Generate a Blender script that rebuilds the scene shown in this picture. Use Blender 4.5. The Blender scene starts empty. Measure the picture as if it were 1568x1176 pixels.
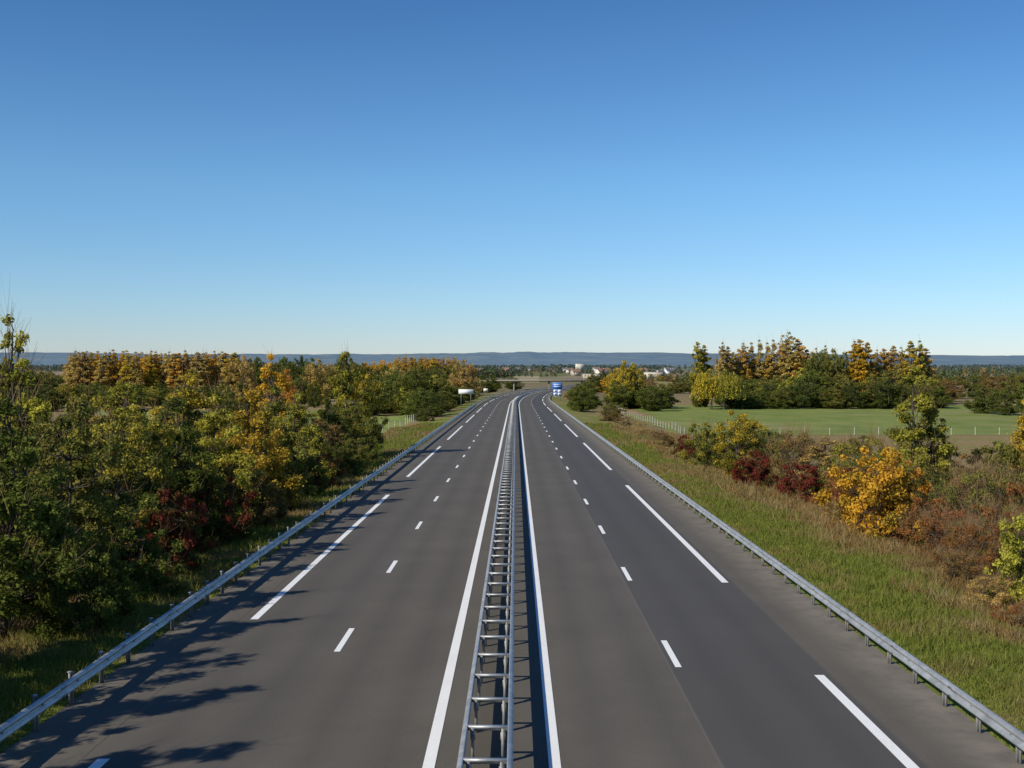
import bpy, math, random
import numpy as np
from mathutils import Vector
rng=np.random.default_rng(7); random.seed(7)
S=bpy.context.scene
# ---------------------------------------------------------------- terrain functions
def xc(y):
    y=np.asarray(y,float); t=np.clip(y-300,0,900); base=t*t/6600.0
    return base+np.clip(y-1200,0,None)*(900/3300.0)
def rz(y): return -0.0112*np.clip(np.asarray(y,float),-300,800)
def fz(y): return np.interp(y,[-300,0,300,800],[-2.6,-3,-6,-9])
def sm(t):
    t=np.clip(t,0,1); return t*t*(3-2*t)
def hz(u,y):
    u=np.asarray(u,float); y=np.asarray(y,float)
    au=np.abs(u); s=sm((au-11)/23.0)
    z=rz(y)-0.03+(fz(y)-rz(y)+0.03)*s
    w=sm((au-11)/6)*(1-sm((au-30)/4))
    z=z+w*(0.16*np.sin(u*0.9+y*0.21)+0.12*np.sin(u*0.35-y*0.37+1.3))
    return z-np.where(au<10.3,0.03,0)
def gz(x,y): return float(hz(x-xc(y),y))
# ---------------------------------------------------------------- material helpers
def mat(name):
    m=bpy.data.materials.new(name); m.use_nodes=True; nt=m.node_tree; nt.nodes.clear()
    out=nt.nodes.new('ShaderNodeOutputMaterial'); return m,nt,out
def N(nt,t,**k):
    n=nt.nodes.new(t)
    for a,b in k.items(): setattr(n,a,b)
    return n
def noise(nt,vec,scale,detail=4,rough=.6):
    n=N(nt,'ShaderNodeTexNoise'); n.inputs['Scale'].default_value=scale; n.inputs['Detail'].default_value=detail
    n.inputs['Roughness'].default_value=rough
    nt.links.new(vec,n.inputs['Vector']); return n.outputs['Fac']
def ramp(nt,fac,stops):
    r=N(nt,'ShaderNodeValToRGB'); e=r.color_ramp.elements
    while len(e)<len(stops): e.new(.5)
    for i,(p,c) in enumerate(stops):
        e[i].position=p; e[i].color=(c[0],c[1],c[2],1) if hasattr(c,'__len__') else (c,c,c,1)
    nt.links.new(fac,r.inputs['Fac']); return r.outputs['Color']
def mix(nt,f,a,b,mode='MIX'):
    m=N(nt,'ShaderNodeMix',data_type='RGBA',blend_type=mode)
    for s,v in ((m.inputs[0],f),(m.inputs[6],a),(m.inputs[7],b)):
        if isinstance(v,(int,float)): s.default_value=v
        elif isinstance(v,tuple): s.default_value=(v[0],v[1],v[2],1)
        else: nt.links.new(v,s)
    return m.outputs[2]
def math_(nt,op,a,b=None,c=None):
    m=N(nt,'ShaderNodeMath',operation=op)
    for i,v in enumerate((a,b,c)):
        if v is None: continue
        if isinstance(v,(int,float)): m.inputs[i].default_value=v
        else: nt.links.new(v,m.inputs[i])
    return m.outputs[0]
def principled(nt,out,col,rough=.8,metal=0,spec=.3,bump=None,bstr=.3,bdist=.02):
    p=N(nt,'ShaderNodeBsdfPrincipled')
    if isinstance(col,tuple): p.inputs['Base Color'].default_value=(col[0],col[1],col[2],1)
    else: nt.links.new(col,p.inputs['Base Color'])
    if isinstance(rough,(int,float)): p.inputs['Roughness'].default_value=rough
    else: nt.links.new(rough,p.inputs['Roughness'])
    p.inputs['Metallic'].default_value=metal; p.inputs['Specular IOR Level'].default_value=spec
    if bump is not None:
        b=N(nt,'ShaderNodeBump'); b.inputs['Strength'].default_value=bstr; b.inputs['Distance'].default_value=bdist
        nt.links.new(bump,b.inputs['Height']); nt.links.new(b.outputs[0],p.inputs['Normal'])
    nt.links.new(p.outputs[0],out.inputs['Surface']); return p
def leafshade(nt,out,col,trans=.35):
    d=N(nt,'ShaderNodeBsdfDiffuse'); t=N(nt,'ShaderNodeBsdfTranslucent'); x=N(nt,'ShaderNodeMixShader')
    nt.links.new(col,d.inputs[0]); nt.links.new(col,t.inputs[0]); x.inputs[0].default_value=trans
    nt.links.new(d.outputs[0],x.inputs[1]); nt.links.new(t.outputs[0],x.inputs[2]); nt.links.new(x.outputs[0],out.inputs['Surface'])
def simple(name,col,rough=.7,metal=0,vary=.25,scale=3,spec=.3):
    m,nt,out=mat(name); tc=N(nt,'ShaderNodeTexCoord')
    f=noise(nt,tc.outputs['Object'],scale)
    c=ramp(nt,f,[(.3,tuple(v*(1-vary) for v in col)),(.7,tuple(min(1,v*(1+vary)) for v in col))])
    principled(nt,out,c,rough,metal,spec); return m
def grass_color(nt,pos):
    big=noise(nt,pos,.06,3); mid=noise(nt,pos,.35,5,.65); fine=noise(nt,pos,3,5,.7)
    g=ramp(nt,fine,[(.3,(.085,.115,.020)),(.5,(.155,.185,.036)),(.7,(.26,.26,.07))])
    s=ramp(nt,fine,[(.3,(.16,.10,.05)),(.55,(.28,.20,.10)),(.75,(.40,.32,.18))])
    k=math_(nt,'ADD',math_(nt,'MULTIPLY',mid,1.0),math_(nt,'MULTIPLY',big,.7))
    sp=N(nt,'ShaderNodeSeparateXYZ'); nt.links.new(pos,sp.inputs[0])
    ax=math_(nt,'ABSOLUTE',sp.outputs[0]); mr=N(nt,'ShaderNodeMapRange'); nt.links.new(ax,mr.inputs[0])
    mr.inputs[1].default_value=14; mr.inputs[2].default_value=21; mr.inputs[3].default_value=0; mr.inputs[4].default_value=.22
    k=math_(nt,'ADD',k,mr.outputs[0])
    f=ramp(nt,k,[(.80,0.0),(1.02,.9)])
    return mix(nt,f,g,s)
# asphalt, uses UV (u lateral metres /100, y metres/100)
def asphalt():
    m,nt,out=mat('asphalt'); uv=N(nt,'ShaderNodeUVMap'); sp=N(nt,'ShaderNodeSeparateXYZ'); nt.links.new(uv.outputs[0],sp.inputs[0])
    u=math_(nt,'MULTIPLY',sp.outputs[0],100.0)
    tc=N(nt,'ShaderNodeTexCoord'); P=tc.outputs['Object']
    mp=N(nt,'ShaderNodeMapping'); mp.inputs['Scale'].default_value=(1.2,.035,1); nt.links.new(P,mp.inputs[0])
    st=noise(nt,mp.outputs[0],1.0,4); gr=noise(nt,P,22,4,.8); bl=noise(nt,P,.25,4); sk=noise(nt,P,60,2,.9)
    base=ramp(nt,gr,[(.3,(.078,.069,.055)),(.7,(.138,.123,.100))])
    base=mix(nt,math_(nt,'MULTIPLY',st,.6),base,(.092,.081,.067))
    base=mix(nt,ramp(nt,bl,[(.42,0.),(.68,.4)]),base,(.142,.126,.104))
    def band(a,b,soft=.15):
        x=math_(nt,'SUBTRACT',u,(a+b)/2); x=math_(nt,'ABSOLUTE',x); x=math_(nt,'SUBTRACT',(b-a)/2,x)
        mm=N(nt,'ShaderNodeMapRange'); mm.inputs[1].default_value=-soft; mm.inputs[2].default_value=soft; nt.links.new(x,mm.inputs[0]); return mm.outputs[0]
    base=mix(nt,math_(nt,'MULTIPLY',band(4.1,8.1,.05),.62),base,(.062,.061,.062))
    base=mix(nt,math_(nt,'MULTIPLY',band(-8.6,-5.1,.1),.25),base,(.078,.073,.068))
    for c in (1.75,3.35,-2.6,-4.2,5.2,6.9,-5.9,-7.5):
        base=mix(nt,math_(nt,'MULTIPLY',band(c-.28,c+.28,.3),.24),base,(.048,.044,.040))
    base=mix(nt,math_(nt,'MULTIPLY',band(4.05,4.08,.015),.3),base,(.2,.19,.17))
    base=mix(nt,math_(nt,'MULTIPLY',band(-8.75,-8.7,.015),.4),base,(.03,.03,.03))
    edge=noise(nt,P,1.3,5,.7)
    base=mix(nt,math_(nt,'MULTIPLY',band(9.2,10.8,.6),ramp(nt,edge,[(.35,.3),(.6,1.)])),base,(.20,.175,.135))
    base=mix(nt,math_(nt,'MULTIPLY',band(-11.0,-9.6,.6),ramp(nt,edge,[(.35,.3),(.6,1.)])),base,(.17,.15,.12))
    base=mix(nt,math_(nt,'MULTIPLY',band(-.95,-.15,.2),.6),base,(.08,.068,.05))
    base=mix(nt,ramp(nt,sk,[(.66,0.),(.74,.5)]),base,(.26,.25,.23))
    principled(nt,out,base,.85,0,.25,gr,.35,.01); return m
def paint():
    m,nt,out=mat('road_paint'); tc=N(nt,'ShaderNodeTexCoord')
    f=noise(nt,tc.outputs['Object'],14,5,.8); g=noise(nt,tc.outputs['Object'],.8,4)
    k=math_(nt,'ADD',f,math_(nt,'MULTIPLY',g,.5))
    c=ramp(nt,k,[(.42,(.38,.37,.34)),(.6,(.78,.77,.74)),(.9,(.85,.85,.82))])
    principled(nt,out,c,.6); return m
def ground_mat():
    m,nt,out=mat('ground'); tc=N(nt,'ShaderNodeTexCoord'); P=tc.outputs['Object']
    g=grass_color(nt,P)
    sp=N(nt,'ShaderNodeSeparateXYZ'); nt.links.new(P,sp.inputs[0])
    vo=N(nt,'ShaderNodeTexVoronoi'); vo.inputs['Scale'].default_value=.0042; nt.links.new(P,vo.inputs['Vector'])
    sc=N(nt,'ShaderNodeSeparateColor'); nt.links.new(vo.outputs['Color'],sc.inputs[0])
    f=ramp(nt,sc.outputs[0],[(0,(.12,.15,.055)),(.3,(.22,.16,.10)),(.55,(.11,.14,.045)),(.8,(.26,.21,.13)),(1,(.12,.15,.055))])
    mr=N(nt,'ShaderNodeMapRange'); mr.inputs[1].default_value=350; mr.inputs[2].default_value=600; nt.links.new(sp.outputs[1],mr.inputs[0])
    c=mix(nt,mr.outputs[0],g,f)
    far_haze=N(nt,'ShaderNodeMapRange'); far_haze.inputs[1].default_value=1800; far_haze.inputs[2].default_value=6000; nt.links.new(sp.outputs[1],far_haze.inputs[0])
    c=mix(nt,far_haze.outputs[0],c,(.15,.20,.21))  # aerial haze painted into the far ground colour, growing with distance
    principled(nt,out,c,.95,0,.05,noise(nt,P,6,5,.7),.6,.08); return m
def grass_mat(name='grass_blades',dry=False):
    m,nt,out=mat(name); tc=N(nt,'ShaderNodeTexCoord')
    if dry: c=ramp(nt,noise(nt,tc.outputs['Object'],1.2,4),[(.35,(.24,.13,.05)),(.5,(.32,.22,.09)),(.65,(.44,.35,.17))])
    else: c=mix(nt,1.0,grass_color(nt,tc.outputs['Object']),(1.25,1.2,1.15),'MULTIPLY')
    leafshade(nt,out,c,.4); return m
def leaf_mat():
    m,nt,out=mat('leaves'); oi=N(nt,'ShaderNodeObjectInfo'); at=N(nt,'ShaderNodeAttribute',attribute_name='lc')
    sp=N(nt,'ShaderNodeSeparateXYZ'); nt.links.new(at.outputs['Vector'],sp.inputs[0])
    k=math_(nt,'SUBTRACT',sp.outputs[0],oi.outputs['Alpha']); k=math_(nt,'MULTIPLY_ADD',k,3.0,.5)
    f=ramp(nt,k,[(0,0.0),(1,1.0)])
    c=mix(nt,f,oi.outputs['Color'],(.095,.118,.026))
    b=ramp(nt,sp.outputs[1],[(0,(.6,.6,.6)),(1,(1.45,1.45,1.45))])
    c=mix(nt,1.0,c,b,'MULTIPLY')
    leafshade(nt,out,c,.38); return m
def vcol_leaf():
    m,nt,out=mat('distant_foliage'); at=N(nt,'ShaderNodeAttribute',attribute_name='col')
    leafshade(nt,out,at.outputs['Color'],.25); return m
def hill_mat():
    m,nt,out=mat('hazy_wooded_hills'); tc=N(nt,'ShaderNodeTexCoord'); P=tc.outputs['Object']
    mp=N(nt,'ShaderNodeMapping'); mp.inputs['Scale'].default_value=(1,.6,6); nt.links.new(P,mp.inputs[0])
    f=noise(nt,mp.outputs[0],.0045,8,.75); c=ramp(nt,f,[(.36,(.11,.175,.235)),(.5,(.135,.20,.255)),(.6,(.17,.225,.26)),(.7,(.25,.28,.25))])  # blue aerial haze painted into the woodland base colour
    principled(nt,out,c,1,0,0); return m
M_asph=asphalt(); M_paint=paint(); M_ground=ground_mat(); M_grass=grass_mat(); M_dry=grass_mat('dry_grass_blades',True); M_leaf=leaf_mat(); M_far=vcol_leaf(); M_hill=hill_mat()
M_bark=simple('bark',(.08,.065,.05),.95,0,.4,8)
M_twig=simple('twigs',(.20,.13,.065),.95,0,.3,5)
M_steel=simple('galvanised_steel',(.42,.43,.43),.5,.5,.25,2.5,.5)
M_steeld=simple('weathered_steel',(.24,.24,.23),.6,.4,.3,4,.4)
M_wood=simple('weathered_wood',(.46,.43,.38),.9,0,.3,5)
M_conc=simple('concrete',(.26,.24,.19),.9,0,.15,.6)
M_white=simple('sign_white',(.75,.76,.76),.5,0,.05,1)
M_blue=simple('sign_blue',(.03,.17,.60),.45,0,.08,1)
def field_mat(name,a,b,stretch,c=None):
    m,nt,out=mat(name); tc=N(nt,'ShaderNodeTexCoord'); mp=N(nt,'ShaderNodeMapping'); mp.inputs['Scale'].default_value=stretch
    nt.links.new(tc.outputs['Object'],mp.inputs[0]); f=noise(nt,mp.outputs[0],1,7,.75)
    col=ramp(nt,f,[(.3,a),(.7,b)])
    if c: col=mix(nt,ramp(nt,noise(nt,tc.outputs['Object'],.022,6,.7),[(.48,0.),(.66,.75)]),col,c)
    principled(nt,out,col,.95,0,.05,noise(nt,tc.outputs['Object'],1.5,4),.5,.1); return m
M_pasture=field_mat('pasture_grass',(.12,.165,.036),(.23,.26,.075),(.12,.07,1),(.27,.24,.11))
M_plough=field_mat('ploughed_soil',(.24,.165,.11),(.34,.25,.17),(.01,.05,1))
M_stub=field_mat('stubble',(.28,.23,.13),(.38,.32,.19),(.01,.04,1))
M_bank=field_mat('dry_bank',(.15,.14,.06),(.25,.21,.10),(.05,.05,1))
# ---------------------------------------------------------------- mesh helpers
def link(name,me):
    o=bpy.data.objects.new(name,me); S.collection.objects.link(o); return o
def build(name,V,F,mats,mi=None):
    V=np.asarray(V,np.float32); F=np.asarray(F,np.int32); k=F.shape[1]; me=bpy.data.meshes.new(name)
    me.vertices.add(len(V)); me.vertices.foreach_set('co',V.ravel())
    me.loops.add(F.size); me.loops.foreach_set('vertex_index',F.ravel())
    me.polygons.add(len(F)); me.polygons.foreach_set('loop_start',np.arange(0,F.size,k,dtype=np.int32))
    for m in mats: me.materials.append(m)
    if mi is not None: me.polygons.foreach_set('material_index',np.asarray(mi,np.int32))
    me.update(calc_edges=True); return me
class MB:
    def __init__(s): s.V=[];s.F=[];s.M=[];s.n=0
    def add(s,V,F,m=0):
        V=np.asarray(V,float);F=np.asarray(F,int); s.V.append(V);s.F.append(F+s.n);s.M.append(np.full(len(F),m));s.n+=len(V)
    def box(s,c,d,m=0,rotz=0):
        x,y,z=[v/2 for v in d]; P=np.array([[-x,-y,-z],[x,-y,-z],[x,y,-z],[-x,y,-z],[-x,-y,z],[x,-y,z],[x,y,z],[-x,y,z]])
        s.add(P+np.array(c),[[0,3,2,1],[4,5,6,7],[0,1,5,4],[1,2,6,5],[2,3,7,6],[3,0,4,7]],m)
    def tube(s,pts,rad,n=6,m=0):
        pts=np.asarray(pts,float); a=np.linspace(0,2*np.pi,n,endpoint=False); V=[]
        for i,p in enumerate(pts):
            d=pts[min(i+1,len(pts)-1)]-pts[max(i-1,0)]; d=d/(np.linalg.norm(d)+1e-9)
            h=np.array([1,0,0]) if abs(d[0])<.8 else np.array([0,1,0]); e=np.cross(d,h);e/=np.linalg.norm(e);f=np.cross(d,e)
            V.append(p+rad[i]*(np.outer(np.cos(a),e)+np.outer(np.sin(a),f)))
        F=[]
        for i in range(len(pts)-1):
            for j in range(n): F.append([i*n+j,i*n+(j+1)%n,(i+1)*n+(j+1)%n,(i+1)*n+j])
        s.add(np.concatenate(V),F,m)
    def mesh(s,name,mats):
        return build(name,np.concatenate(s.V),np.concatenate(s.F),mats,np.concatenate(s.M))
def strip(ys,us,zf,m=0,mb=None):
    V=[];nu=len(us)
    for y in ys:
        x0=float(xc(y))
        for u in us: V.append((x0+u,y,zf(u,y)))
    F=[[i*nu+j,i*nu+j+1,(i+1)*nu+j+1,(i+1)*nu+j] for i in range(len(ys)-1) for j in range(nu-1)]
    mb.add(V,F,m)
YS=np.unique(np.concatenate([np.arange(-60,300,6.),np.arange(300,900,10.),np.array([300,800]),np.arange(900,1500,50.)]))
# road
mb=MB(); us=np.array([-10.5,-5,-.5,5,10.2]); strip(YS,us,lambda u,y:float(rz(y)),0,mb)
me=mb.mesh('motorway_road',[M_asph]); uvl=me.uv_layers.new(name='UVMap')
co=np.zeros(len(me.vertices)*3); me.vertices.foreach_get('co',co); co=co.reshape(-1,3)
li=np.zeros(len(me.loops),int); me.loops.foreach_get('vertex_index',li)
uv=np.stack([(co[li,0]-xc(co[li,1]))/100,co[li,1]/100],1); uvl.data.foreach_set('uv',uv.ravel().astype(np.float32))
link('motorway_road',me)
# markings
mb=MB(); ml=lambda u,y:float(rz(y))+.010
def seg(u,w,a,b):
    n=max(2,int((b-a)/10)+1); strip(np.linspace(a,b,n),[u-w/2,u+w/2],ml,0,mb)
seg(-1.72,.24,-60,798); seg(.77,.24,-60,798)
for k in range(-6,56):
    seg(4.3,.17,30.6+13*k,33.7+13*k); seg(-5.0,.17,32.3+13*k,35.3+13*k)
for k in range(-2,14):
    seg(7.8,.25,43.2+52*k,81.8+52*k); seg(-8.28,.25,36.6+52*k,75.2+52*k)
link('road_marking',mb.mesh('road_marking',[M_paint]))
# ground sheet
ys=np.unique(np.concatenate([[-300,-150,-100],np.arange(-60,300,3.),np.arange(300,900,10.),[800],np.arange(900,1500,50.),np.arange(1500,10500,300.)]))
uu=np.concatenate([np.arange(10.3,36,.9),[40,50,70,100,150,250,400,700,1200,2000,3500,6000,9000]])
us=np.concatenate([-uu[::-1],[-5,0,5],uu]); U,Y=np.meshgrid(us,ys)
V=np.stack([U+xc(Y),Y,hz(U,Y)],-1).reshape(-1,3); nu=len(us)
I,J=np.meshgrid(np.arange(len(ys)-1),np.arange(nu-1),indexing='ij'); a=(I*nu+J).ravel()
me=build('ground',V,np.stack([a,a+1,a+nu+1,a+nu],1),[M_ground]); me.polygons.foreach_set('use_smooth',[True]*len(me.polygons)); link('ground',me)
# fields (sheets on the plain)
def field(name,b0,b1,y0,y1,m,lift=.03,umin=None):
    ys=np.unique(np.concatenate([np.linspace(y0,y1,24),[v for v in (300,800) if y0<v<y1]])); V=[]
    for y in ys:
        xa,xb=b0*y,b1*y
        if umin is not None:
            if umin>0: xa=max(xa,float(xc(y))+umin)
            else: xb=min(xb,float(xc(y))+umin)
        for t in np.linspace(0,1,5): V.append((xa+(xb-xa)*t,y,float(fz(y))+lift))
    F=[[i*5+j,i*5+j+1,i*5+6+j,i*5+5+j] for i in range(len(ys)-1) for j in range(4)]
    link(name,build(name,V,F,[m]))
uq=uu[(uu>19)&(uu<35.7)]
field('pasture',.05,.52,205,395,M_pasture,umin=float(uq[-1]))
field('pasture',-.36,-.04,144,340,M_pasture,umin=-float(uq[-1]))
for sgn,y0 in ((-1,144),(1,207)):
    mb=MB(); strip(np.arange(y0,300,3.),sorted(sgn*(uq if sgn<0 else uq[uq>27])),lambda u,y:float(hz(u,y))+.03,0,mb); link('pasture',mb.mesh('pasture',[M_pasture]))
field('ploughed_field',.13,.26,800,1900,M_plough)
field('ploughed_field',.33,.62,560,1700,M_plough)
field('stubble_field',-.26,-.12,420,640,M_stub)
field('ploughed_field',-.52,-.30,900,2200,M_plough)
field('stubble_field',-.10,.02,1000,1500,M_stub)
# hills
hx=np.linspace(-9000,9000,400); hy=np.linspace(5600,10200,18)
def hn(x,s): return sum(np.sin(x*s*f+p)/f**.9 for f,p in ((1,.3),(2.3,1.7),(4.1,.9),(7.7,2.2),(15,.4),(31,1.1)))
V=[]
for j,y in enumerate(hy):
    t=j/17; prof=sm(t*1.15)**1.3
    top=(91+8.5*hn(hx,.0007)-sm((hx-600)/3800)*24+sm((-hx-300)/3600)*3+3*np.sin(hx*.013+np.sin(hx*.0031)*2)+1.3*np.sin(hx*.061+np.sin(hx*.02)))*(y/9000)
    V.append(np.stack([hx,np.full_like(hx,y),-9.5+top*prof+12*hn(hx*1.3+j*500,.003)*prof*(1-t)],1))
V=np.concatenate(V); n=400; I,J=np.meshgrid(np.arange(17),np.arange(n-1),indexing='ij'); a=(I*n+J).ravel()
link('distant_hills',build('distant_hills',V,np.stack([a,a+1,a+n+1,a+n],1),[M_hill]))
# ---------------------------------------------------------------- guard rails
PR=[(0,.44),(.05,.455),(.085,.49),(.085,.515),(.02,.57),(.0,.595),(.02,.62),(.085,.675),(.085,.70),(.05,.735),(0,.75)]
def beam(mb,u0,side,y0,y1):
    ys=YS[(YS>=y0)&(YS<=y1)]; V=[];k=len(PR)
    for y in ys:
        for ox,z in PR: V.append((float(xc(y))+u0+side*ox,y,float(rz(y))+z))
    mb.add(V,[[i*k+j,i*k+j+1,(i+1)*k+j+1,(i+1)*k+j] for i in range(len(ys)-1) for j in range(k-1)],0)
    V=[]
    for y in ys:
        for ox,z in ((0,.75),(-.022,.752),(-.022,.735)): V.append((float(xc(y))+u0+side*ox,y,float(rz(y))+z))
    mb.add(V,[[i*3+j,i*3+j+1,(i+1)*3+j+1,(i+1)*3+j] for i in range(len(ys)-1) for j in range(2)],0)
def siderail(u0,side,pt):
    mb=MB(); beam(mb,u0,side,-60,790)
    for y in np.arange(-59,780,2.0 ):
        if y>300 and int(y)%4: continue
        x=float(xc(y)); z=float(rz(y)); hh=pt+.12; zc=pt/2-.06
        mb.box((x+u0-side*.17,y,z+zc),(.045,.09,hh),1)
        mb.box((x+u0-side*.14,y+.045,z+zc),(.08,.008,hh),1)
        mb.box((x+u0-side*.075,y,z+.60),(.12,.07,.12),1)
        mb.box((x+u0+side*.015,y,z+.597),(.03,.05,.05),1)
        if side>0: mb.box((x+u0-side*.17,y,z+pt+.012),(.09,.11,.02),0)
    for y in np.arange(-58,780,4.0):
        x=float(xc(y)); z=float(rz(y)); mb.box((x+u0+side*.0875,y,z+.5),(.006,.30,.05),1); mb.box((x+u0+side*.0875,y,z+.69),(.006,.30,.05),1)
    link('guard_rail',mb.mesh('guard_rail',[M_steel,M_steeld]))
siderail(-10.25,1,.78); siderail(9.85,-1,.66)
mb=MB(); beam(mb,-.98,-1,-60,790); beam(mb,-.14,1,-60,790)
for y in np.arange(-59,780,2.0):
    if y>400 and int(y)%4: continue
    x=float(xc(y)); z=float(rz(y))
    for ux in (-.86,-.26): mb.box((x+ux,y,z+.33),(.06,.10,.74),1); mb.box((x+ux,y+.07,z+.55),(.10,.03,.22),0)
    mb.box((x-.56,y,z+.725),(.80,.09,.05),0); mb.box((x-.56,y+.035,z+.68),(.80,.012,.08),0)
link('median_guard_rail',mb.mesh('median_guard_rail',[M_steel,M_steeld]))
# ---------------------------------------------------------------- trees
def leaves(C,R,n,size,rg,flat=.8):
    w=R**2; idx=rg.choice(len(C),n,p=w/w.sum())
    d=rg.normal(size=(n,3)); d/=np.linalg.norm(d,axis=1)[:,None]
    r=rg.random(n)**.45*(1+.25*rg.normal(size=n))
    P=C[idx]+d*(R[idx]*r)[:,None]*np.array([1,1,flat])
    nrm=rg.normal(size=(n,3))+d*.9+np.array([0,0,.35]); nrm/=np.linalg.norm(nrm,axis=1)[:,None]
    t=np.cross(nrm,rg.normal(size=(n,3))); t/=np.linalg.norm(t,axis=1)[:,None]; b=np.cross(nrm,t)
    s=(size*(.6+.8*rg.random(n)))[:,None]
    V=np.stack([P-t*s*.62,P-b*s*.36,P+t*s*.62,P+b*s*.36],1).reshape(-1,3)
    F=np.arange(4*n).reshape(n,4); return V,F,idx
def envelope(shape,t):
    if shape=='round': return np.sqrt(np.clip(1-(2*t-1)**2,0,1))
    if shape=='pointed': return np.clip(np.minimum((t+.12)/.35,1),0,1)*np.clip(1-((t-.25)/.78).clip(0)**1.4,0,1)
    if shape=='column': return np.clip(np.minimum((t+.15)/.3,1),0,1)*np.clip(1-t**3,0,1)**.7
    if shape=='shrub': return np.sqrt(np.clip(1-(t*.97)**2.2,0,1))*(.8+.2*np.minimum(t/.3,1))
def tree_mesh(name,H,w,cb,shape,ncl,nl,ls,cr,seed,ntw=400,stems=1,twl=.7,tww=.006):
    rg=np.random.default_rng(seed); mb=MB()
    t=[];
    while len(t)<ncl:
        x=rg.random()
        if rg.random()<float(envelope(shape,np.array(x)))+.12: t.append(x)
    t=np.array(t)
    a=rg.random(ncl)*2*np.pi; r=envelope(shape,t)*rg.random(ncl)**.45*(w/2)
    r=r*(1+.18*np.sin(3*a+seed)+.12*np.sin(5*a+seed*2.))
    C=np.stack([r*np.cos(a),r*np.sin(a),H*(cb+(1-cb)*t)],1)
    R=cr*(.5+.9*rg.random(ncl))*(1-.5*t)
    tops=[]
    for k in range(stems):
        an=rg.random()*6.28; lean=0 if stems==1 else w*.22
        base=np.array([math.cos(an),math.sin(an),0])*(0 if stems==1 else .15*w*rg.random())
        top=np.array([math.cos(an)*lean,math.sin(an)*lean,H*(.9 if stems==1 else .75)])+np.array([rg.normal()*.02*H,rg.normal()*.02*H,0])
        pts=[base+(top-base)*s+np.array([rg.normal(),rg.normal(),0])*.012*H*(0<s<1) for s in np.linspace(0,1,7)]; pts[0][2]-=.3
        r0=H*(.015 if stems==1 else .008); mb.tube(pts,[r0*(1.25 if i==0 else 1)*(1-.13*i) for i in range(7)],7,0); tops.append(pts)
    for i in range(ncl):
        pts=tops[rg.integers(len(tops))]; c=C[i]; zt=max(H*.04,c[2]-.35*math.hypot(c[0],c[1])-.08*H)
        j=min(range(7),key=lambda q:abs(pts[q][2]-zt)); s=pts[j]; m_=(s+c)/2+np.array([0,0,-.03*H])+rg.normal(size=3)*.01*H
        d=c-s; e=c+d/(np.linalg.norm(d)+.01)*cr*.5
        mb.tube([s,m_,e],[H*.004,H*.0025,H*.0006],4,0)
    if ntw:
        idx=rg.integers(ncl,size=ntw); c=C[idx]; ax=np.array([0,0,H*cb*.6]); d=c-ax; d/=np.linalg.norm(d,axis=1)[:,None]
        d=d+rg.normal(size=(ntw,3))*.45+np.array([0,0,.35]); d/=np.linalg.norm(d,axis=1)[:,None]
        L=(twl*(.5+rg.random(ntw)))[:,None]; p0=c+rg.normal(size=(ntw,3))*cr*.3; p1=p0+d*(L+cr*.5)
        sd=np.cross(d,rg.normal(size=(ntw,3))); sd/=np.linalg.norm(sd,axis=1)[:,None]; wd=tww*(H/8)**.5
        V=np.stack([p0-sd*wd*1.5,p0+sd*wd*1.5,p1+sd*wd*.4,p1-sd*wd*.4],1).reshape(-1,3)
        mb.add(V,np.arange(4*ntw).reshape(-1,4),1)
    nb=sum(len(f) for f in mb.F)
    V,F,idx=leaves(C,R,nl,ls,rg); k=V[:,2]<.05; V[k,2]=.05
    mb.add(V,F,2)
    me=mb.mesh(name,[M_bark,M_twig,M_leaf])
    cc=rg.random(ncl)*.75+.25*(1-t); at=me.attributes.new('lc','FLOAT_VECTOR','FACE')
    arr=np.zeros((nb+nl,3),np.float32); arr[nb:,0]=np.clip(cc[idx]+rg.normal(size=nl)*.15,0,1); arr[nb:,1]=np.clip(rg.random(ncl)[idx]*.5+rg.random(nl)*.5,0,1)
    at.data.foreach_set('vector',arr.ravel()); me['H']=H; me['w']=w
    return me
P={}
P['tree']=[tree_mesh('tree_a',9,6,.06,'round',130,30000,.14,.66,11,160),tree_mesh('tree_b',9,6,.05,'pointed',140,30000,.14,.6,12,200),tree_mesh('tree_c',9,5.5,.06,'pointed',110,24000,.14,.6,13,300,1,.9),tree_mesh('tree_d',9,6,.05,'round',100,24000,.14,.66,14,260,1,.8)]
P['slim']=[tree_mesh('slim_a',10,4.2,.06,'pointed',105,19000,.14,.46,21,350,1,.8),tree_mesh('slim_b',10,4.5,.06,'column',100,19000,.14,.48,22,350,1,.8)]
P['thin']=[tree_mesh('thin_a',10,4.2,.08,'pointed',80,10000,.14,.48,24,500,1,.9,.006)]
P['shrub']=[tree_mesh('shrub_a',4,5,.04,'shrub',95,20000,.115,.44,31,200,5,.5),tree_mesh('shrub_b',4,5,.04,'shrub',80,17000,.115,.46,32,300,5,.6),tree_mesh('shrub_c',4,4.5,.04,'shrub',60,13000,.115,.45,33,400,4,.7)]
P['twiggy']=[tree_mesh('twiggy_a',4,4.5,.04,'shrub',65,11000,.085,.46,41,800,8,.7),tree_mesh('twiggy_b',4,4,.04,'shrub',54,9000,.085,.46,42,900,8,.8)]
P['poplar']=[tree_mesh('poplar_a',18,4.2,.04,'column',150,13000,.30,.66,51,60,1,1.2,.012),tree_mesh('poplar_b',18,5.2,.05,'column',150,13000,.30,.72,52,60,1,1.2,.012),tree_mesh('poplar_c',18,4.6,.04,'pointed',120,11000,.30,.72,53,80,1,1.4,.012)]
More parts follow.
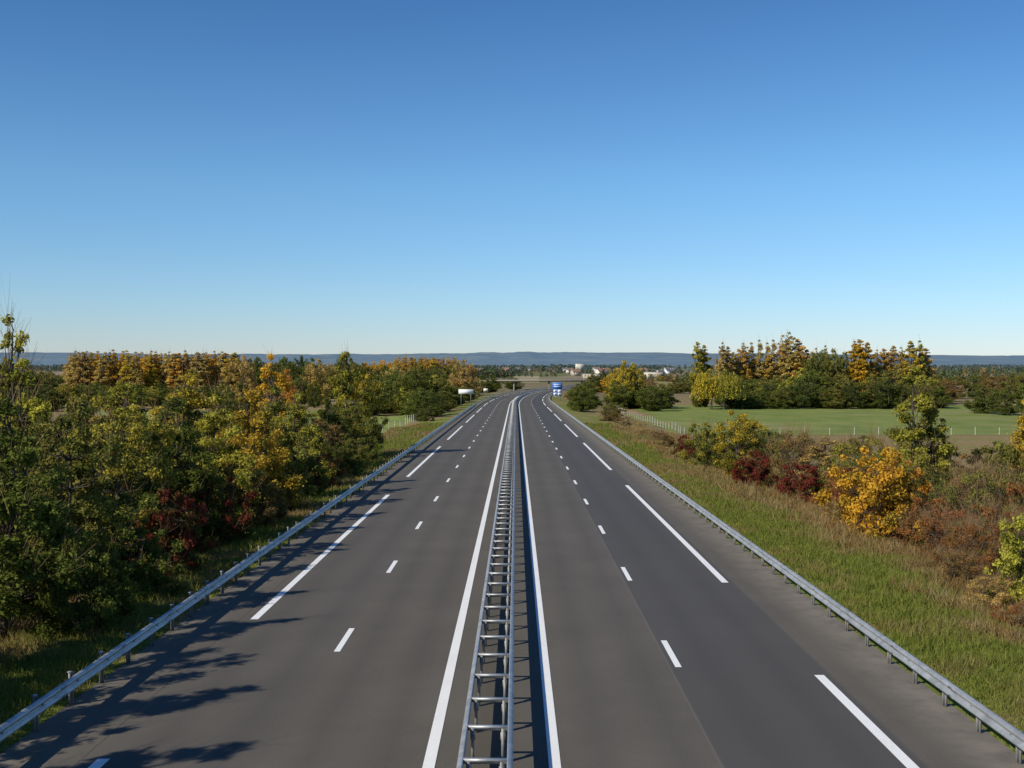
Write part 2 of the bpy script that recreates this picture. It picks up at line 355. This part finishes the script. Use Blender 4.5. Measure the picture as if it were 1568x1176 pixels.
P['far']=[tree_mesh('far_a',13,11,.04,'round',140,13000,.33,1.15,61,60,1,1.2,.012),tree_mesh('far_b',13,10,.04,'round',110,11000,.33,1.15,62,80,1,1.3,.012),tree_mesh('far_c',13,9,.04,'pointed',120,11000,.33,1.05,63,80,1,1.4,.012)]
def willow():
    rg=np.random.default_rng(77); mb=MB(); mb.tube([(0,0,-.3),(.1,0,2),(.2,.1,5),(0,0,9)],[.5,.4,.3,.15],8,0)
    H=13; V=[];L=[]; lobes=[(rg.normal()*2.2,rg.normal()*2.2,rg.uniform(.75,1.05)) for _ in range(8)]
    for i in range(400):
        lx,ly,lh=lobes[i%8]; a=rg.random()*6.28; r=2.9*rg.random()**.5; px=lx*1.25+r*math.cos(a); py=ly*1.25+r*math.sin(a)
        z=H*lh*(.6+.4*math.sqrt(max(0,1-(r/3.0)**2)))*rg.uniform(.9,1); l=(z-1.0)*rg.uniform(.2,.75)
        if i%6==0: mb.tube([(0,0,4.5),(px*.5,py*.5,z*.85),(px,py,z)],[.16,.09,.03],4,0)
        n=26; s=rg.random(n); V.append(np.stack([px+math.cos(a)*.8*s+rg.normal(size=n)*.28,py+math.sin(a)*.8*s+rg.normal(size=n)*.28,z-l*s+rg.normal(size=n)*.15],1)); L.append(np.full(n,rg.random()))
    C=np.concatenate(V); n=len(C); nb=sum(len(f) for f in mb.F); lv=np.concatenate(L)
    t=rg.normal(size=(n,3))*.7+np.array([0,0,1]); t/=np.linalg.norm(t,axis=1)[:,None]; b=np.cross(t,rg.normal(size=(n,3))); b/=np.linalg.norm(b,axis=1)[:,None]
    Q=np.stack([C-t*.32,C-b*.13,C+t*.32,C+b*.13],1).reshape(-1,3); mb.add(Q,np.arange(4*n).reshape(-1,4),2)
    me=mb.mesh('willow',[M_bark,M_twig,M_leaf]); at=me.attributes.new('lc','FLOAT_VECTOR','FACE'); arr=np.zeros((nb+n,3),np.float32); arr[nb:,0]=lv; arr[nb:,1]=rg.random(n); at.data.foreach_set('vector',arr.ravel()); me['H']=13;me['w']=12.5; return me
P['willow']=[willow()]
COL={'green':(.15,.175,.036,.6),'olive':(.24,.22,.05,.65),'yellow':(.56,.41,.05,.75),'ygreen':(.40,.36,.055,.7),'gold':(.60,.36,.04,.85),'orange':(.52,.25,.035,.85),
     'red':(.20,.045,.03,.78),'brown':(.28,.175,.065,.85),'dark':(.085,.105,.03,.5),'straw':(.52,.38,.12,1.05),'rust':(.30,.13,.045,.85),'amber':(.60,.38,.07,1.05)}
NAMES={'tree':'broadleaf_tree','slim':'slender_tree','thin':'slender_tree','shrub':'autumn_shrub','twiggy':'bare_twig_shrub','poplar':'poplar_tree','far':'field_tree','willow':'willow_tree'}
def plant(kind,x,y,H,w,col,v=None,name=None,sink=.05):
    ms=P[kind]; me=ms[v if v is not None else random.randrange(len(ms))]
    o=link(name or NAMES[kind],me); z=gz(x,y); o.location=(x,y,z-sink)
    k=random.uniform(.93,1.07); o.scale=(w/me['w']*k,w/me['w']/k,H/me['H']); o.rotation_euler=(random.uniform(-.03,.03),random.uniform(-.03,.03),random.uniform(0,6.28))
    c=COL[col]; j=random.uniform(.85,1.15); o.color=(c[0]*j,c[1]*j*random.uniform(.93,1.07),c[2]*j,min(1.2,max(0,c[3]+random.uniform(-.1,.1)))); return o
def B(b,d): return (b*d,d)
# --- left bank, individual trees (bearing, distance, height, width)
for b,d,H,w,kd,c in [(-.437,50,12.2,4.2,'thin','ygreen'),(-.42,48,9.4,4.4,'slim','ygreen'),(-.425,56,9.6,4.4,'tree','olive'),(-.37,56,8.4,5.2,'tree','olive'),(-.335,62,8.6,6.0,'tree','ygreen'),
    (-.285,70,9.0,6.8,'tree','yellow'),(-.255,80,8.4,4.6,'tree','olive'),(-.213,96,10.6,4.8,'slim','gold'),(-.236,92,8.6,4.2,'tree','green'),(-.198,102,9.2,3.8,'slim','orange'),(-.208,88,6.2,4,'tree','ygreen'),
    (-.148,112,10.8,5.2,'tree','ygreen'),(-.131,114,8.8,4.6,'tree','yellow'),(-.163,106,6.4,3.6,'tree','green')]:
    x,y=B(b,d); plant(kd,x,y,H,w,c)
for x,y,H,w,kd,c in [(-15.4,35,7.2,5.0,'tree','green'),(-15.8,41,6.8,4.8,'tree','olive'),(-16.0,47,7.2,5.0,'tree','ygreen'),(-15.6,53,7.2,4.8,'tree','green'),(-15.4,59,7.4,5.0,'tree','ygreen'),(-15.2,66,7.4,5.0,'tree','yellow'),(-15.4,73,7.2,4.8,'tree','olive'),
    (-15.2,80,7.0,4.8,'tree','ygreen'),(-15.6,86,5.4,4.4,'tree','olive'),(-15.8,93,4.8,4.4,'tree','brown'),(-15.6,100,5.4,4.4,'tree','green'),(-15.0,108,5.4,4,'tree','olive'),
    (-13.9,46.5,3.4,3.6,'shrub','red'),(-13.5,40.5,2.8,3.2,'shrub','green'),(-13.8,54,3.3,3.6,'shrub','red'),(-13.4,60,2.8,3.4,'shrub','brown'),(-13.2,35,3.0,3.2,'shrub','green'),
    (-13.4,67,2.8,3.4,'shrub','olive'),(-13.4,74,2.8,3.4,'shrub','green'),(-13.6,82,2.8,3.4,'shrub','rust'),(-13.4,90,2.6,3.2,'shrub','green'),
    (-13.6,98,2.6,3.2,'shrub','olive'),(-13.6,106,2.4,3.0,'shrub','green')]: plant(kd,x,y,H,w,c)
for y in np.arange(-14,132,4.4):
    for u,Hh in ((-20.5,7.0),(-24.5,7.2),(-28.5,7.0)):
        if random.random()<.88 and not (y>86 and u<-22) and not (y>96) :
            x=u+random.uniform(-1.3,1.3); yy=y+random.uniform(-1.6,1.6)
            H=Hh*random.uniform(.68,1.08)
            plant(random.choice(['tree','tree','slim','tree']),x,yy,H,random.uniform(4,5.8),random.choice(['green','ygreen','olive','ygreen','amber','yellow','brown','olive']))
for y,H in ((-2,9),(4,8.4),(9,9.6),(12.5,8),(16.5,8.6),(20.5,9),(25,8.0),(29.5,8.4)): plant('tree' if int(y)%2 else 'slim',-15.8+random.uniform(-.6,.6),y,H,4.4,'olive')
# left verge mid distance
for x,y,H,w,kd,c in [(-18.3,222,5.8,7,'far','green'),(-16.8,234,4.8,6,'far','dark'),(-20,250,6,8,'far','green'),(-15.0,176,1.0,2.4,'twiggy','straw'),(-17,266,5,7,'far','olive'),
    (-18,285,5.5,7,'far','dark'),(-17,310,4.6,7,'far','olive'),(-18,335,5.6,8,'far','green'),(-17,355,4.6,7,'far','olive'),(-16,385,4.5,7,'far','green'),(-16,206,2.4,4,'shrub','green'),(-17.0,119,1.8,3,'shrub','brown'),(-14.6,114,1.2,2,'twiggy','green')]: plant(kd,x,y,H,w,c)
for i in range(46):
    b=-.385+.143*i/45; x,y=B(b+random.uniform(-.001,.001),random.uniform(440,470)); plant('poplar',x,y,random.uniform(18.0,19.6),7.4,random.choice(['amber','straw','straw','gold','yellow']))
def band(b0,b1,d0,d1,n,H,W,cols,kinds=('far',)):
    for i in range(n):
        b=b0+(b1-b0)*(i+random.random())/n; d=random.uniform(d0,d1); x,y=B(b,d)
        if abs(x-float(xc(y)))<19: continue
        plant(random.choice(kinds),x,y,random.uniform(*H),random.uniform(*W),random.choice(cols))
band(-.46,-.25,330,400,22,(5,8.5),(8,12),['green','olive','ygreen','green'])
band(-.46,-.40,380,450,10,(11,14),(8,12),['green','dark','olive'])
band(-.245,-.13,420,520,26,(13,17.5),(8,12),['green','dark','olive','green','straw'])
band(-.20,-.165,360,400,4,(8,10),(5,8),['green','yellow'])
band(-.125,-.035,300,350,24,(7,12),(8,11),['green','green','olive','ygreen','green'])
band(-.12,-.035,400,520,24,(11,15),(8,12),['green','olive','dark','straw'])
band(-.105,-.05,620,680,16,(18,20),(8,11),['gold','yellow','amber'],('far','poplar'))
band(-.15,-.10,620,720,8,(14,18),(9,12),['olive','gold','green'])
band(-.06,.0,560,780,14,(6,9),(8,12),['green','olive','dark'])
# right verge mid
for x,y,H,w,kd,c in [(14.8,262,5.8,6.5,'far','green'),(16,275,5.4,7,'far','green'),(17.5,290,5,7,'far','olive'),(17,310,4.5,7,'far','brown'),(19,330,5,8,'far','green'),(20,240,3.2,5,'far','olive'),
    (16.5,205,2.0,4,'shrub','brown'),(17.5,190,1.8,4,'twiggy','brown'),(19,176,1.8,4,'twiggy','straw'),(21,400,5,9,'far','olive'),(24,430,5,9,'far','green'),(26,460,5,9,'far','dark'),(30,500,6,9,'far','green'),(33,540,6,10,'far','olive')]: plant(kd,x,y,H,w,c)
# right background
band(.085,.13,330,370,9,(5,8),(7,10),['green','green','olive'])
x,y=B(.094,365); plant('far',x,y,15.5,9,'yellow'); x,y=B(.102,368); plant('far',x,y,14,7,'yellow'); x,y=B(.085,385); plant('far',x,y,12,6,'yellow')
for b,d,H,w,c in [(.158,372,21.5,4.6,'ygreen'),(.163,375,20.5,4.4,'yellow'),(.176,420,22,5,'straw'),(.181,422,21,4.6,'straw'),(.197,430,22,6,'straw'),(.203,430,22,6,'amber'),(.209,430,23,6,'straw'),(.215,430,22,6,'amber'),(.222,430,23,6,'straw'),(.229,435,25,7,'amber'),(.236,430,26,8,'straw'),(.243,430,24,7,'amber'),(.25,430,20,6,'straw'),
    (.291,400,22,6,'gold'),(.296,400,23,6.5,'gold'),(.301,402,22,6,'amber'),(.34,400,22.5,6.5,'yellow'),(.346,402,22,5.5,'ygreen'),(.353,405,20,6,'straw'),(.325,410,21,5.4,'straw'),(.318,410,20,5.4,'amber'),(.332,408,20,5,'straw'),(.31,408,19,5,'straw'),
    (.193,426,21,6,'amber'),(.187,426,19,5,'straw'),(.256,425,20,6,'straw'),(.265,425,21,5,'ygreen')]:
    x,y=B(b,d); plant('poplar',x,y,H,w*1.15,c)
for b in (.168,.179): x,y=B(b,350); plant('willow',x,y,12.5,9.5,'yellow' if b<.17 else 'ygreen')
band(.185,.36,378,420,32,(8,13),(9,12),['green','olive','green','olive','ygreen'])
band(.18,.37,355,375,28,(5,9),(7,11),['green','dark','green','olive'])
band(.255,.285,395,410,5,(16,19),(8,10),['green','olive'])
band(.36,.47,430,520,12,(8,12),(8,11),['green','olive','brown'])
band(.40,.46,290,330,4,(7,10),(8,11),['olive','green'])
band(.10,.20,560,700,14,(7,10),(8,12),['green','olive','brown'])
band(.03,.09,560,800,14,(8,13),(8,12),['green','dark','olive','gold'])
# --- right bank, shrubs
for x,y,H,w,kd,c in [(18.6,60,5.0,5.6,'shrub','gold'),(20.5,62,4.4,4.5,'shrub','orange'),(25.6,74,10.0,5.2,'slim','ygreen'),(27.4,77,8.2,4.2,'tree','olive'),(24,70,5.6,4.4,'tree','ygreen'),
    (19.4,79,2.8,3.8,'shrub','red'),(17.2,84,2.6,3.2,'shrub','red'),(21.3,75,3.2,4,'shrub','rust'),(18.3,96,5.8,4.4,'tree','yellow'),(19.6,99,5.2,4,'tree','ygreen'),(17.2,106,4.2,3.8,'shrub','ygreen'),(16.7,113,2.4,2.8,'shrub','red'),(18.5,112,3.2,3.4,'shrub','green'),
    (20.8,88,5.0,4.6,'twiggy','brown'),(22.8,86,4.8,5,'thin','straw'),(22.5,94,4.8,5,'shrub','olive'),(24.5,82,5.2,5,'twiggy','ygreen'),(21.4,54,3.4,4,'twiggy','rust'),(23.2,58,4.4,5,'twiggy','olive'),(20.2,50,2.8,3.4,'twiggy','rust'),
    (25.5,64,5.2,5,'twiggy','brown'),(27.8,66,6.2,5,'shrub','olive'),(18.9,42.2,3.8,3.6,'shrub','ygreen'),(20.4,45,3.6,4,'shrub','olive'),(30.2,68,9.8,4.4,'slim','yellow'),(30.5,63,6.6,5,'tree','yellow'),(25.6,57,4.8,4.6,'shrub','rust'),(24.0,51,4.2,4.4,'twiggy','rust'),
    (28,88,5.6,5,'twiggy','olive'),(31,84,6.2,5,'tree','brown'),(32,78,6,5,'tree','olive'),(26,98,4.6,5,'twiggy','brown'),(15.4,124,1.2,2.4,'twiggy','straw'),(17,132,1.6,3,'shrub','brown'),(18,145,1.7,3.4,'twiggy','brown'),(17,158,1.6,3.5,'twiggy','straw'),
    (22,38,3.2,4,'twiggy','rust'),(24,44,4.2,4.4,'shrub','yellow'),(20.5,34,3,4,'twiggy','straw'),(24.5,30,4,4,'shrub','yellow'),(21,24,3,4,'shrub','green'),(25,18,4.5,5,'tree','yellow'),(22,10,4,5,'shrub','red'),
    (18.6,48,2.2,3,'twiggy','rust'),(17.6,46,1.5,2.6,'twiggy','brown'),(19.6,54,2.6,3.2,'twiggy','rust'),(17.2,42,1.3,2.2,'twiggy','straw'),(16.6,38,1.1,2.2,'twiggy','rust'),(18,38,1.8,2.6,'twiggy','rust'),(21,58,3.0,3.4,'shrub','rust'),(19.6,66,2.6,3.2,'twiggy','rust'),(20.5,70,3.0,3.4,'shrub','red'),(18.5,90,2.4,3,'shrub','olive'),(20,107,3.6,4,'twiggy','olive'),(23,104,4.4,4.6,'shrub','green'),
    (24,108,4,4.4,'shrub','olive'),(26,92,4.4,4.6,'shrub','ygreen'),(28.5,96,5,5,'tree','olive'),(23.5,66,4.2,4,'shrub','green'),(22.5,80,3.8,4,'shrub','olive')]: plant(kd,x,y,H,w,c)
for i in range(56):
    y=random.uniform(36,130); u=random.uniform(16.6+.02*y,29); plant('twiggy',u,y,random.uniform(.7,1.9),random.uniform(1.8,3),random.choice(['rust','straw','brown','olive','straw']))
# --- distant tree mass (one object)
def far_mass():
    rg=np.random.default_rng(5); T=[]
    pal=np.array([(.085,.11,.04),(.11,.125,.045),(.16,.14,.05),(.065,.085,.04),(.34,.23,.05),(.20,.14,.07)])
    for i in range(150):
        y0=rg.uniform(820,4200); x0=rg.uniform(-.55,.55)*y0; ang=rg.normal()*.25+(0 if rg.random()<.75 else 1.5); L=rg.uniform(60,350); n=int(L/8)
        H=rg.uniform(5,11); c=rg.choice(6,p=[.3,.22,.15,.2,.06,.07])
        for k in range(n):
            s=(k/n-.5)*L; T.append((x0+s*math.cos(ang)+rg.normal()*2,y0+s*math.sin(ang)+rg.normal()*2,H*rg.uniform(.7,1.2),c if rg.random()<.7 else rg.integers(6)))
    for i in range(34):
        y0=rg.uniform(2300,5200); x0=rg.uniform(-.55,.55)*y0; 
        for k in range(60): T.append((x0+rg.normal()*110,y0+rg.normal()*60,rg.uniform(8,14),rg.choice([0,1,3,3,2])))
    Vs=[];Cs=[]
    for x,y,H,c in T:
        u=x-float(xc(y))
        if abs(u)<26: continue
        far=y>2200; nl=26 if far else 70; w=H*.85
        d=rg.normal(size=(nl,3)); d/=np.linalg.norm(d,axis=1)[:,None]; d*=(rg.random(nl)**.35)[:,None]
        p=np.array([x,y,-9+H*.52])+d*np.array([w/2,w/2,H*.5]); nr=rg.normal(size=(nl,3))+d; nr/=np.linalg.norm(nr,axis=1)[:,None]
        t=np.cross(nr,rg.normal(size=(nl,3))); t/=np.linalg.norm(t,axis=1)[:,None]; b=np.cross(nr,t); s=H*(.17 if far else .11)
        Vs.append(np.stack([p-t*s,p-b*s*.7,p+t*s,p+b*s*.7],1).reshape(-1,3))
        haze=min(1,max(0,(y-700)/5000))*.85; col=pal[c]*rg.uniform(.8,1.2)*(1-haze)+np.array([.12,.18,.22])*haze  # leaf colour blended towards a painted bluish haze with distance
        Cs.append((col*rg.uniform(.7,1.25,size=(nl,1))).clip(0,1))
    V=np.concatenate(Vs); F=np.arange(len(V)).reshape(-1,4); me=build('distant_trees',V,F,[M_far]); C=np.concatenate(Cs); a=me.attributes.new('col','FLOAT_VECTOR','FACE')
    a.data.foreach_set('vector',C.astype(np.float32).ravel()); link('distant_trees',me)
far_mass()
# ---------------------------------------------------------------- grass
def grass(name,n,ulo,uhi,ylo,yhi,h0,h1,seed,m=None,patch=0):
    rg=np.random.default_rng(seed); y=ylo*(yhi/ylo)**rg.random(n); u=ulo+(uhi-ulo)*rg.random(n)
    cl=.5+.5*np.sin(u*1.7+np.sin(y*.9)*2)*np.sin(y*1.3+u)
    if patch:
        pp=np.sin(u*.8+y*.11)+np.sin(y*.33+1.1*np.sin(u*.5))+.9*np.sin(y*.9+u*1.4)+(np.abs(u)-17)*.35; k=pp>rg.normal(size=n)*.5+.2; y,u,cl=y[k],u[k],cl[k]; n=len(y)
    h=(h0+(h1-h0)*rg.random(n)**2)*(.6+.7*cl)*np.clip((np.abs(u)-10.2)/1.2,.35,1); x=u+xc(y); z=hz(u,y)
    a=rg.random(n)*6.28; w=.008+.00028*y; lx=rg.normal(size=n)*.45*h; ly=rg.normal(size=n)*.45*h
    V=np.stack([np.stack([x-np.cos(a)*w,y-np.sin(a)*w,z-.02],1),np.stack([x+np.cos(a)*w,y+np.sin(a)*w,z-.02],1),np.stack([x+lx,y+ly,z+h],1)],1).reshape(-1,3)
    link(name,build(name,V,np.arange(3*n).reshape(-1,3),[m or M_grass]))
grass('roadside_grass',330000,10.2,26,20,190,.08,.38,1)
grass('roadside_grass',150000,-20,-10.5,18,190,.10,.42,2)
grass('dry_grass',150000,14.0,27,22,180,.3,.85,3,M_dry,1)
# ---------------------------------------------------------------- fences
def fence(pts,name='post_and_wire_fence',sp=3.0,h=1.35):
    mb=MB()
    for (x0,y0),(x1,y1) in zip(pts[:-1],pts[1:]):
        L=math.hypot(x1-x0,y1-y0); n=max(1,int(L/sp)); prev=None
        for k in range(n+1):
            x=x0+(x1-x0)*k/n;y=y0+(y1-y0)*k/n;z=gz(x,y); hh=h*random.uniform(.93,1.07)
            mb.tube([(x,y,z-.2),(x+random.uniform(-.03,.03),y,z+hh)],[.07,.06],7,0); mb.box((x,y,z+hh+.0),(.08,.08,.03),0)
            if prev:
                for q in (.3,.65,1.0,1.25): mb.tube([(prev[0],prev[1],prev[2]+q),(x,y,z+q)],[.008,.008],3,1)
            prev=(x,y,z)
    link(name,mb.mesh(name,[M_wood,M_steeld]))
fence([(31.5,60),(31.5,120),(31,180),(29,207),(28,300),(33,420)],sp=4)
fence([(29,205),(60,206),(95,208),(150,212)],sp=4)
fence([(-31.5,90),(-26,142),(-19,200),(-19,330)],sp=4)
fence([(-25,146),(-60,152),(-100,158)],sp=3.5)
# ---------------------------------------------------------------- signs
def sign(x,y,w,h,zb,kind,name):
    z=gz(x,y); e=bpy.data.objects.new(name,None); S.collection.objects.link(e); e.location=(x,y,z)
    def part(n,mb,mats):
        o=link(n,mb.mesh(n,mats)); o.parent=e
    for i,sx in enumerate((-w*.33,w*.33)):
        m=MB(); m.box((sx,.1,(zb+h)/2-.2),(.12,.14,zb+h+.4)); part('post_%d'%(i+1),m,[M_steeld])
    if kind=='back':
        m=MB(); m.box((0,0,zb+h/2),(w,.05,h)); part('panel',m,[M_white])
        m=MB(); [m.box((0,.05,zb+h*q),(w*.96,.04,.08)) for q in (.2,.8)]; part('stiffener',m,[M_steeld])
    else:
        h1=h*.46; m=MB(); m.box((0,0,zb+h-h1/2),(w,.05,h1)); part('upper_panel',m,[M_blue])
        m=MB(); m.box((0,0,zb+(h-h1-.1)/2),(w*.82,.05,h-h1-.1)); part('lower_panel',m,[M_blue])
        m=MB()
        for q in (.3,.62): m.box((0,-.03,zb+h-h1*q),(w*.72,.01,.22))
        for (cx,cz) in ((-.21,.3),(.21,.3),(-.21,.72),(.21,.72)):
            m.box((cx*w,-.03,zb+(h-h1)*cz),(w*.32,.01,(h-h1)*.34))
        m.box((0,-.03,zb+h-.05),(w*.98,.01,.05)); m.box((0,-.03,zb+.05),(w*.8,.01,.05)); part('lettering',m,[M_white])
        m=MB()
        for (cx,cz) in ((-.21,.3),(.21,.3),(-.21,.72)): m.box((cx*w,-.04,zb+(h-h1)*cz),(w*.12,.008,(h-h1)*.14))
        part('symbol',m,[M_blue])
sign(13.0,365,3.1,4.3,1.4,'front','motorway_services_sign')
sign(-12.9,300,3.8,1.15,3.2,'back','direction_sign')
sign(-12.2,470,1.8,1.1,1.8,'back','direction_sign')
# ---------------------------------------------------------------- overpass
def overpass():
    mb=MB(); y=650; c=float(xc(y))-2; zt=-1.7; zr=float(rz(y))
    mb.box((c,y,zt-.5),(66,9,.8),0)
    for s in (-1,1): mb.box((c,y+s*4.6,zt-.25),(66,.3,.6),0)
    for s in (-1,1):
        mb.tube([(c-33,y+s*4.6,zt+.95),(c+33,y+s*4.6,zt+.95)],[.05,.05],6,1)
        for k in np.arange(-33,33.1,2.2): mb.box((c+k,y+s*4.6,zt+.5),(.07,.07,.8),1)
    for px in (-19,0.6,19):
        for q in (-3,0,3): mb.tube([(c+1.4+px,y+q,zr-.3),(c+1.4+px,y+q,zt-1.2)],[.45,.45],12,0)
        mb.box((c+1.4+px,y,zt-1.1),(1.1,8,.38),0)
    for s in (-1,1): mb.box((c+s*32,y,(zt-.9+zr)/2-.6),(2,9.4,zt-.9-zr+1),0)
    link('concrete_overpass',mb.mesh('concrete_overpass',[M_conc,M_steeld]))
    for s in (-1,1):
        mb=MB(); xs=np.linspace(0,150,12); V=[]
        for q in xs:
            hh=(zt-.3+9)*(1-sm(q/150)); zb=-8.4
            for dy,f in ((-14,0),(-5,1),(5,1),(14,0)): V.append((c+s*(33+q),y+dy,zb-.3+hh*f))
        mb.add(V,[[i*4+j,i*4+j+1,i*4+j+5,i*4+j+4] for i in range(11) for j in range(3)],0)
        link('road_embankment',mb.mesh('road_embankment',[M_bank]))
    for i in range(14):
        s=random.choice((-1,1)); plant('far',c+s*random.uniform(34,120),y-15,random.uniform(3,6),random.uniform(6,10),random.choice(['green','olive','brown']))
overpass()
# ---------------------------------------------------------------- village
M_win=simple('window_glass',(.04,.05,.06),.2,0,.1,1); walls=[simple('render_'+str(i),c,.9,0,.06,.5) for i,c in enumerate([(.62,.59,.52),(.52,.46,.37),(.66,.65,.62),(.42,.36,.28)])]
roofs=[simple('slate_roof',(.12,.13,.15),.7,0,.2,1),simple('tile_roof',(.26,.15,.11),.8,0,.25,1),simple('brown_roof',(.19,.14,.11),.8,0,.2,1)]
def house(x,y,w,d,h,rot,name='village_house',flat=False):
    mb=MB(); z=-9.05; mb.box((0,0,h/2),(w,d,h),0)
    if not flat:
        r=d*.42; o=.35; V=[(-w/2-o,-d/2-o,h-.05),(w/2+o,-d/2-o,h-.05),(w/2+o,d/2+o,h-.05),(-w/2-o,d/2+o,h-.05),(-w/2-o,0,h+r),(w/2+o,0,h+r)]
        mb.add(V,[[0,1,5,4],[2,3,4,5]],1)
        mb.add([(-w/2,-d/2,h),(-w/2,d/2,h),(-w/2,.01,h+r*.93),(-w/2,-.01,h+r*.93)],[[0,1,2,3]],0); mb.add([(w/2,-d/2,h),(w/2,d/2,h),(w/2,.01,h+r*.93),(w/2,-.01,h+r*.93)],[[0,1,2,3]],0)
        mb.box((w*.3,0,h+r),(.7,.7,1.6),0)
    else: mb.box((0,0,h+.2),(w+.3,d+.3,.4),1)
    n=max(2,int(w/3))
    for fl in range(max(1,int(h/2.8))):
        for k in range(n):
            mb.box((-w/2+w*(k+.5)/n,-d/2-.01,1.5+fl*2.8),(1.1,.06,1.3),2)
    o=link(name,mb.mesh(name,[random.choice(walls),random.choice(roofs),M_win])); o.location=(x,y,z); o.rotation_euler=(0,0,rot)
for i in range(50):
    b=random.uniform(-.14,.135); d=random.uniform(1350,2600)
    if i%9==0: b=random.uniform(-.42,-.25)
    house(b*d,d,random.uniform(9,15),random.uniform(7,9),random.choice([3.2,5.0,5.6]),random.uniform(-.6,.6))
house(.068*1150,1150,24,14,6,.05,'warehouse',True); house(.118*1250,1250,20,14,7,-.1,'warehouse',True); house(.055*2600,2600,18,14,15,.2,'apartment_block',True)
# ---------------------------------------------------------------- light, sky, camera
el=math.radians(35); az=math.atan2(-.78,-.63)
sd=Vector((math.sin(az)*math.cos(el),math.cos(az)*math.cos(el),math.sin(el)))
L=bpy.data.lights.new('sun','SUN'); L.energy=5.0; L.angle=math.radians(.53); L.color=(1,.93,.80)
lo=bpy.data.objects.new('sun',L); S.collection.objects.link(lo); lo.rotation_euler=(-sd).to_track_quat('-Z','Y').to_euler()
W=bpy.data.worlds.new('World'); S.world=W; W.use_nodes=True; nt=W.node_tree; nt.nodes.clear()
o=N(nt,'ShaderNodeOutputWorld'); bg=N(nt,'ShaderNodeBackground'); sk=N(nt,'ShaderNodeTexSky'); sk.sky_type='NISHITA'; sk.sun_disc=False
sk.sun_elevation=el; sk.sun_rotation=az; sk.air_density=1.0; sk.dust_density=.0; sk.ozone_density=4.0; sk.altitude=100
tc=N(nt,'ShaderNodeTexCoord'); sp=N(nt,'ShaderNodeSeparateXYZ'); nt.links.new(tc.outputs['Generated'],sp.inputs[0])
tint=ramp(nt,sp.outputs[2],[(0,(.64,.72,.96)),(.05,(.63,.79,1.0)),(.15,(.58,.83,1.0)),(.30,(.38,.64,.86)),(.6,(.34,.58,.83))])
nt.links.new(mix(nt,1.0,sk.outputs[0],tint,'MULTIPLY'),bg.inputs[0])
bg.inputs[1].default_value=.12; nt.links.new(bg.outputs[0],o.inputs[0])
cam=bpy.data.cameras.new('camera'); cam.lens=36*1780/1568; cam.sensor_width=36; cam.clip_end=30000; cam.clip_start=.1
co=bpy.data.objects.new('camera',cam); S.collection.objects.link(co); co.location=(0,0,7.7)
co.rotation_euler=(math.radians(90)-math.atan(32/1780),0,math.atan(6/1780)); S.camera=co
S.view_settings.view_transform='Standard'; S.view_settings.look='None'; S.view_settings.exposure=0
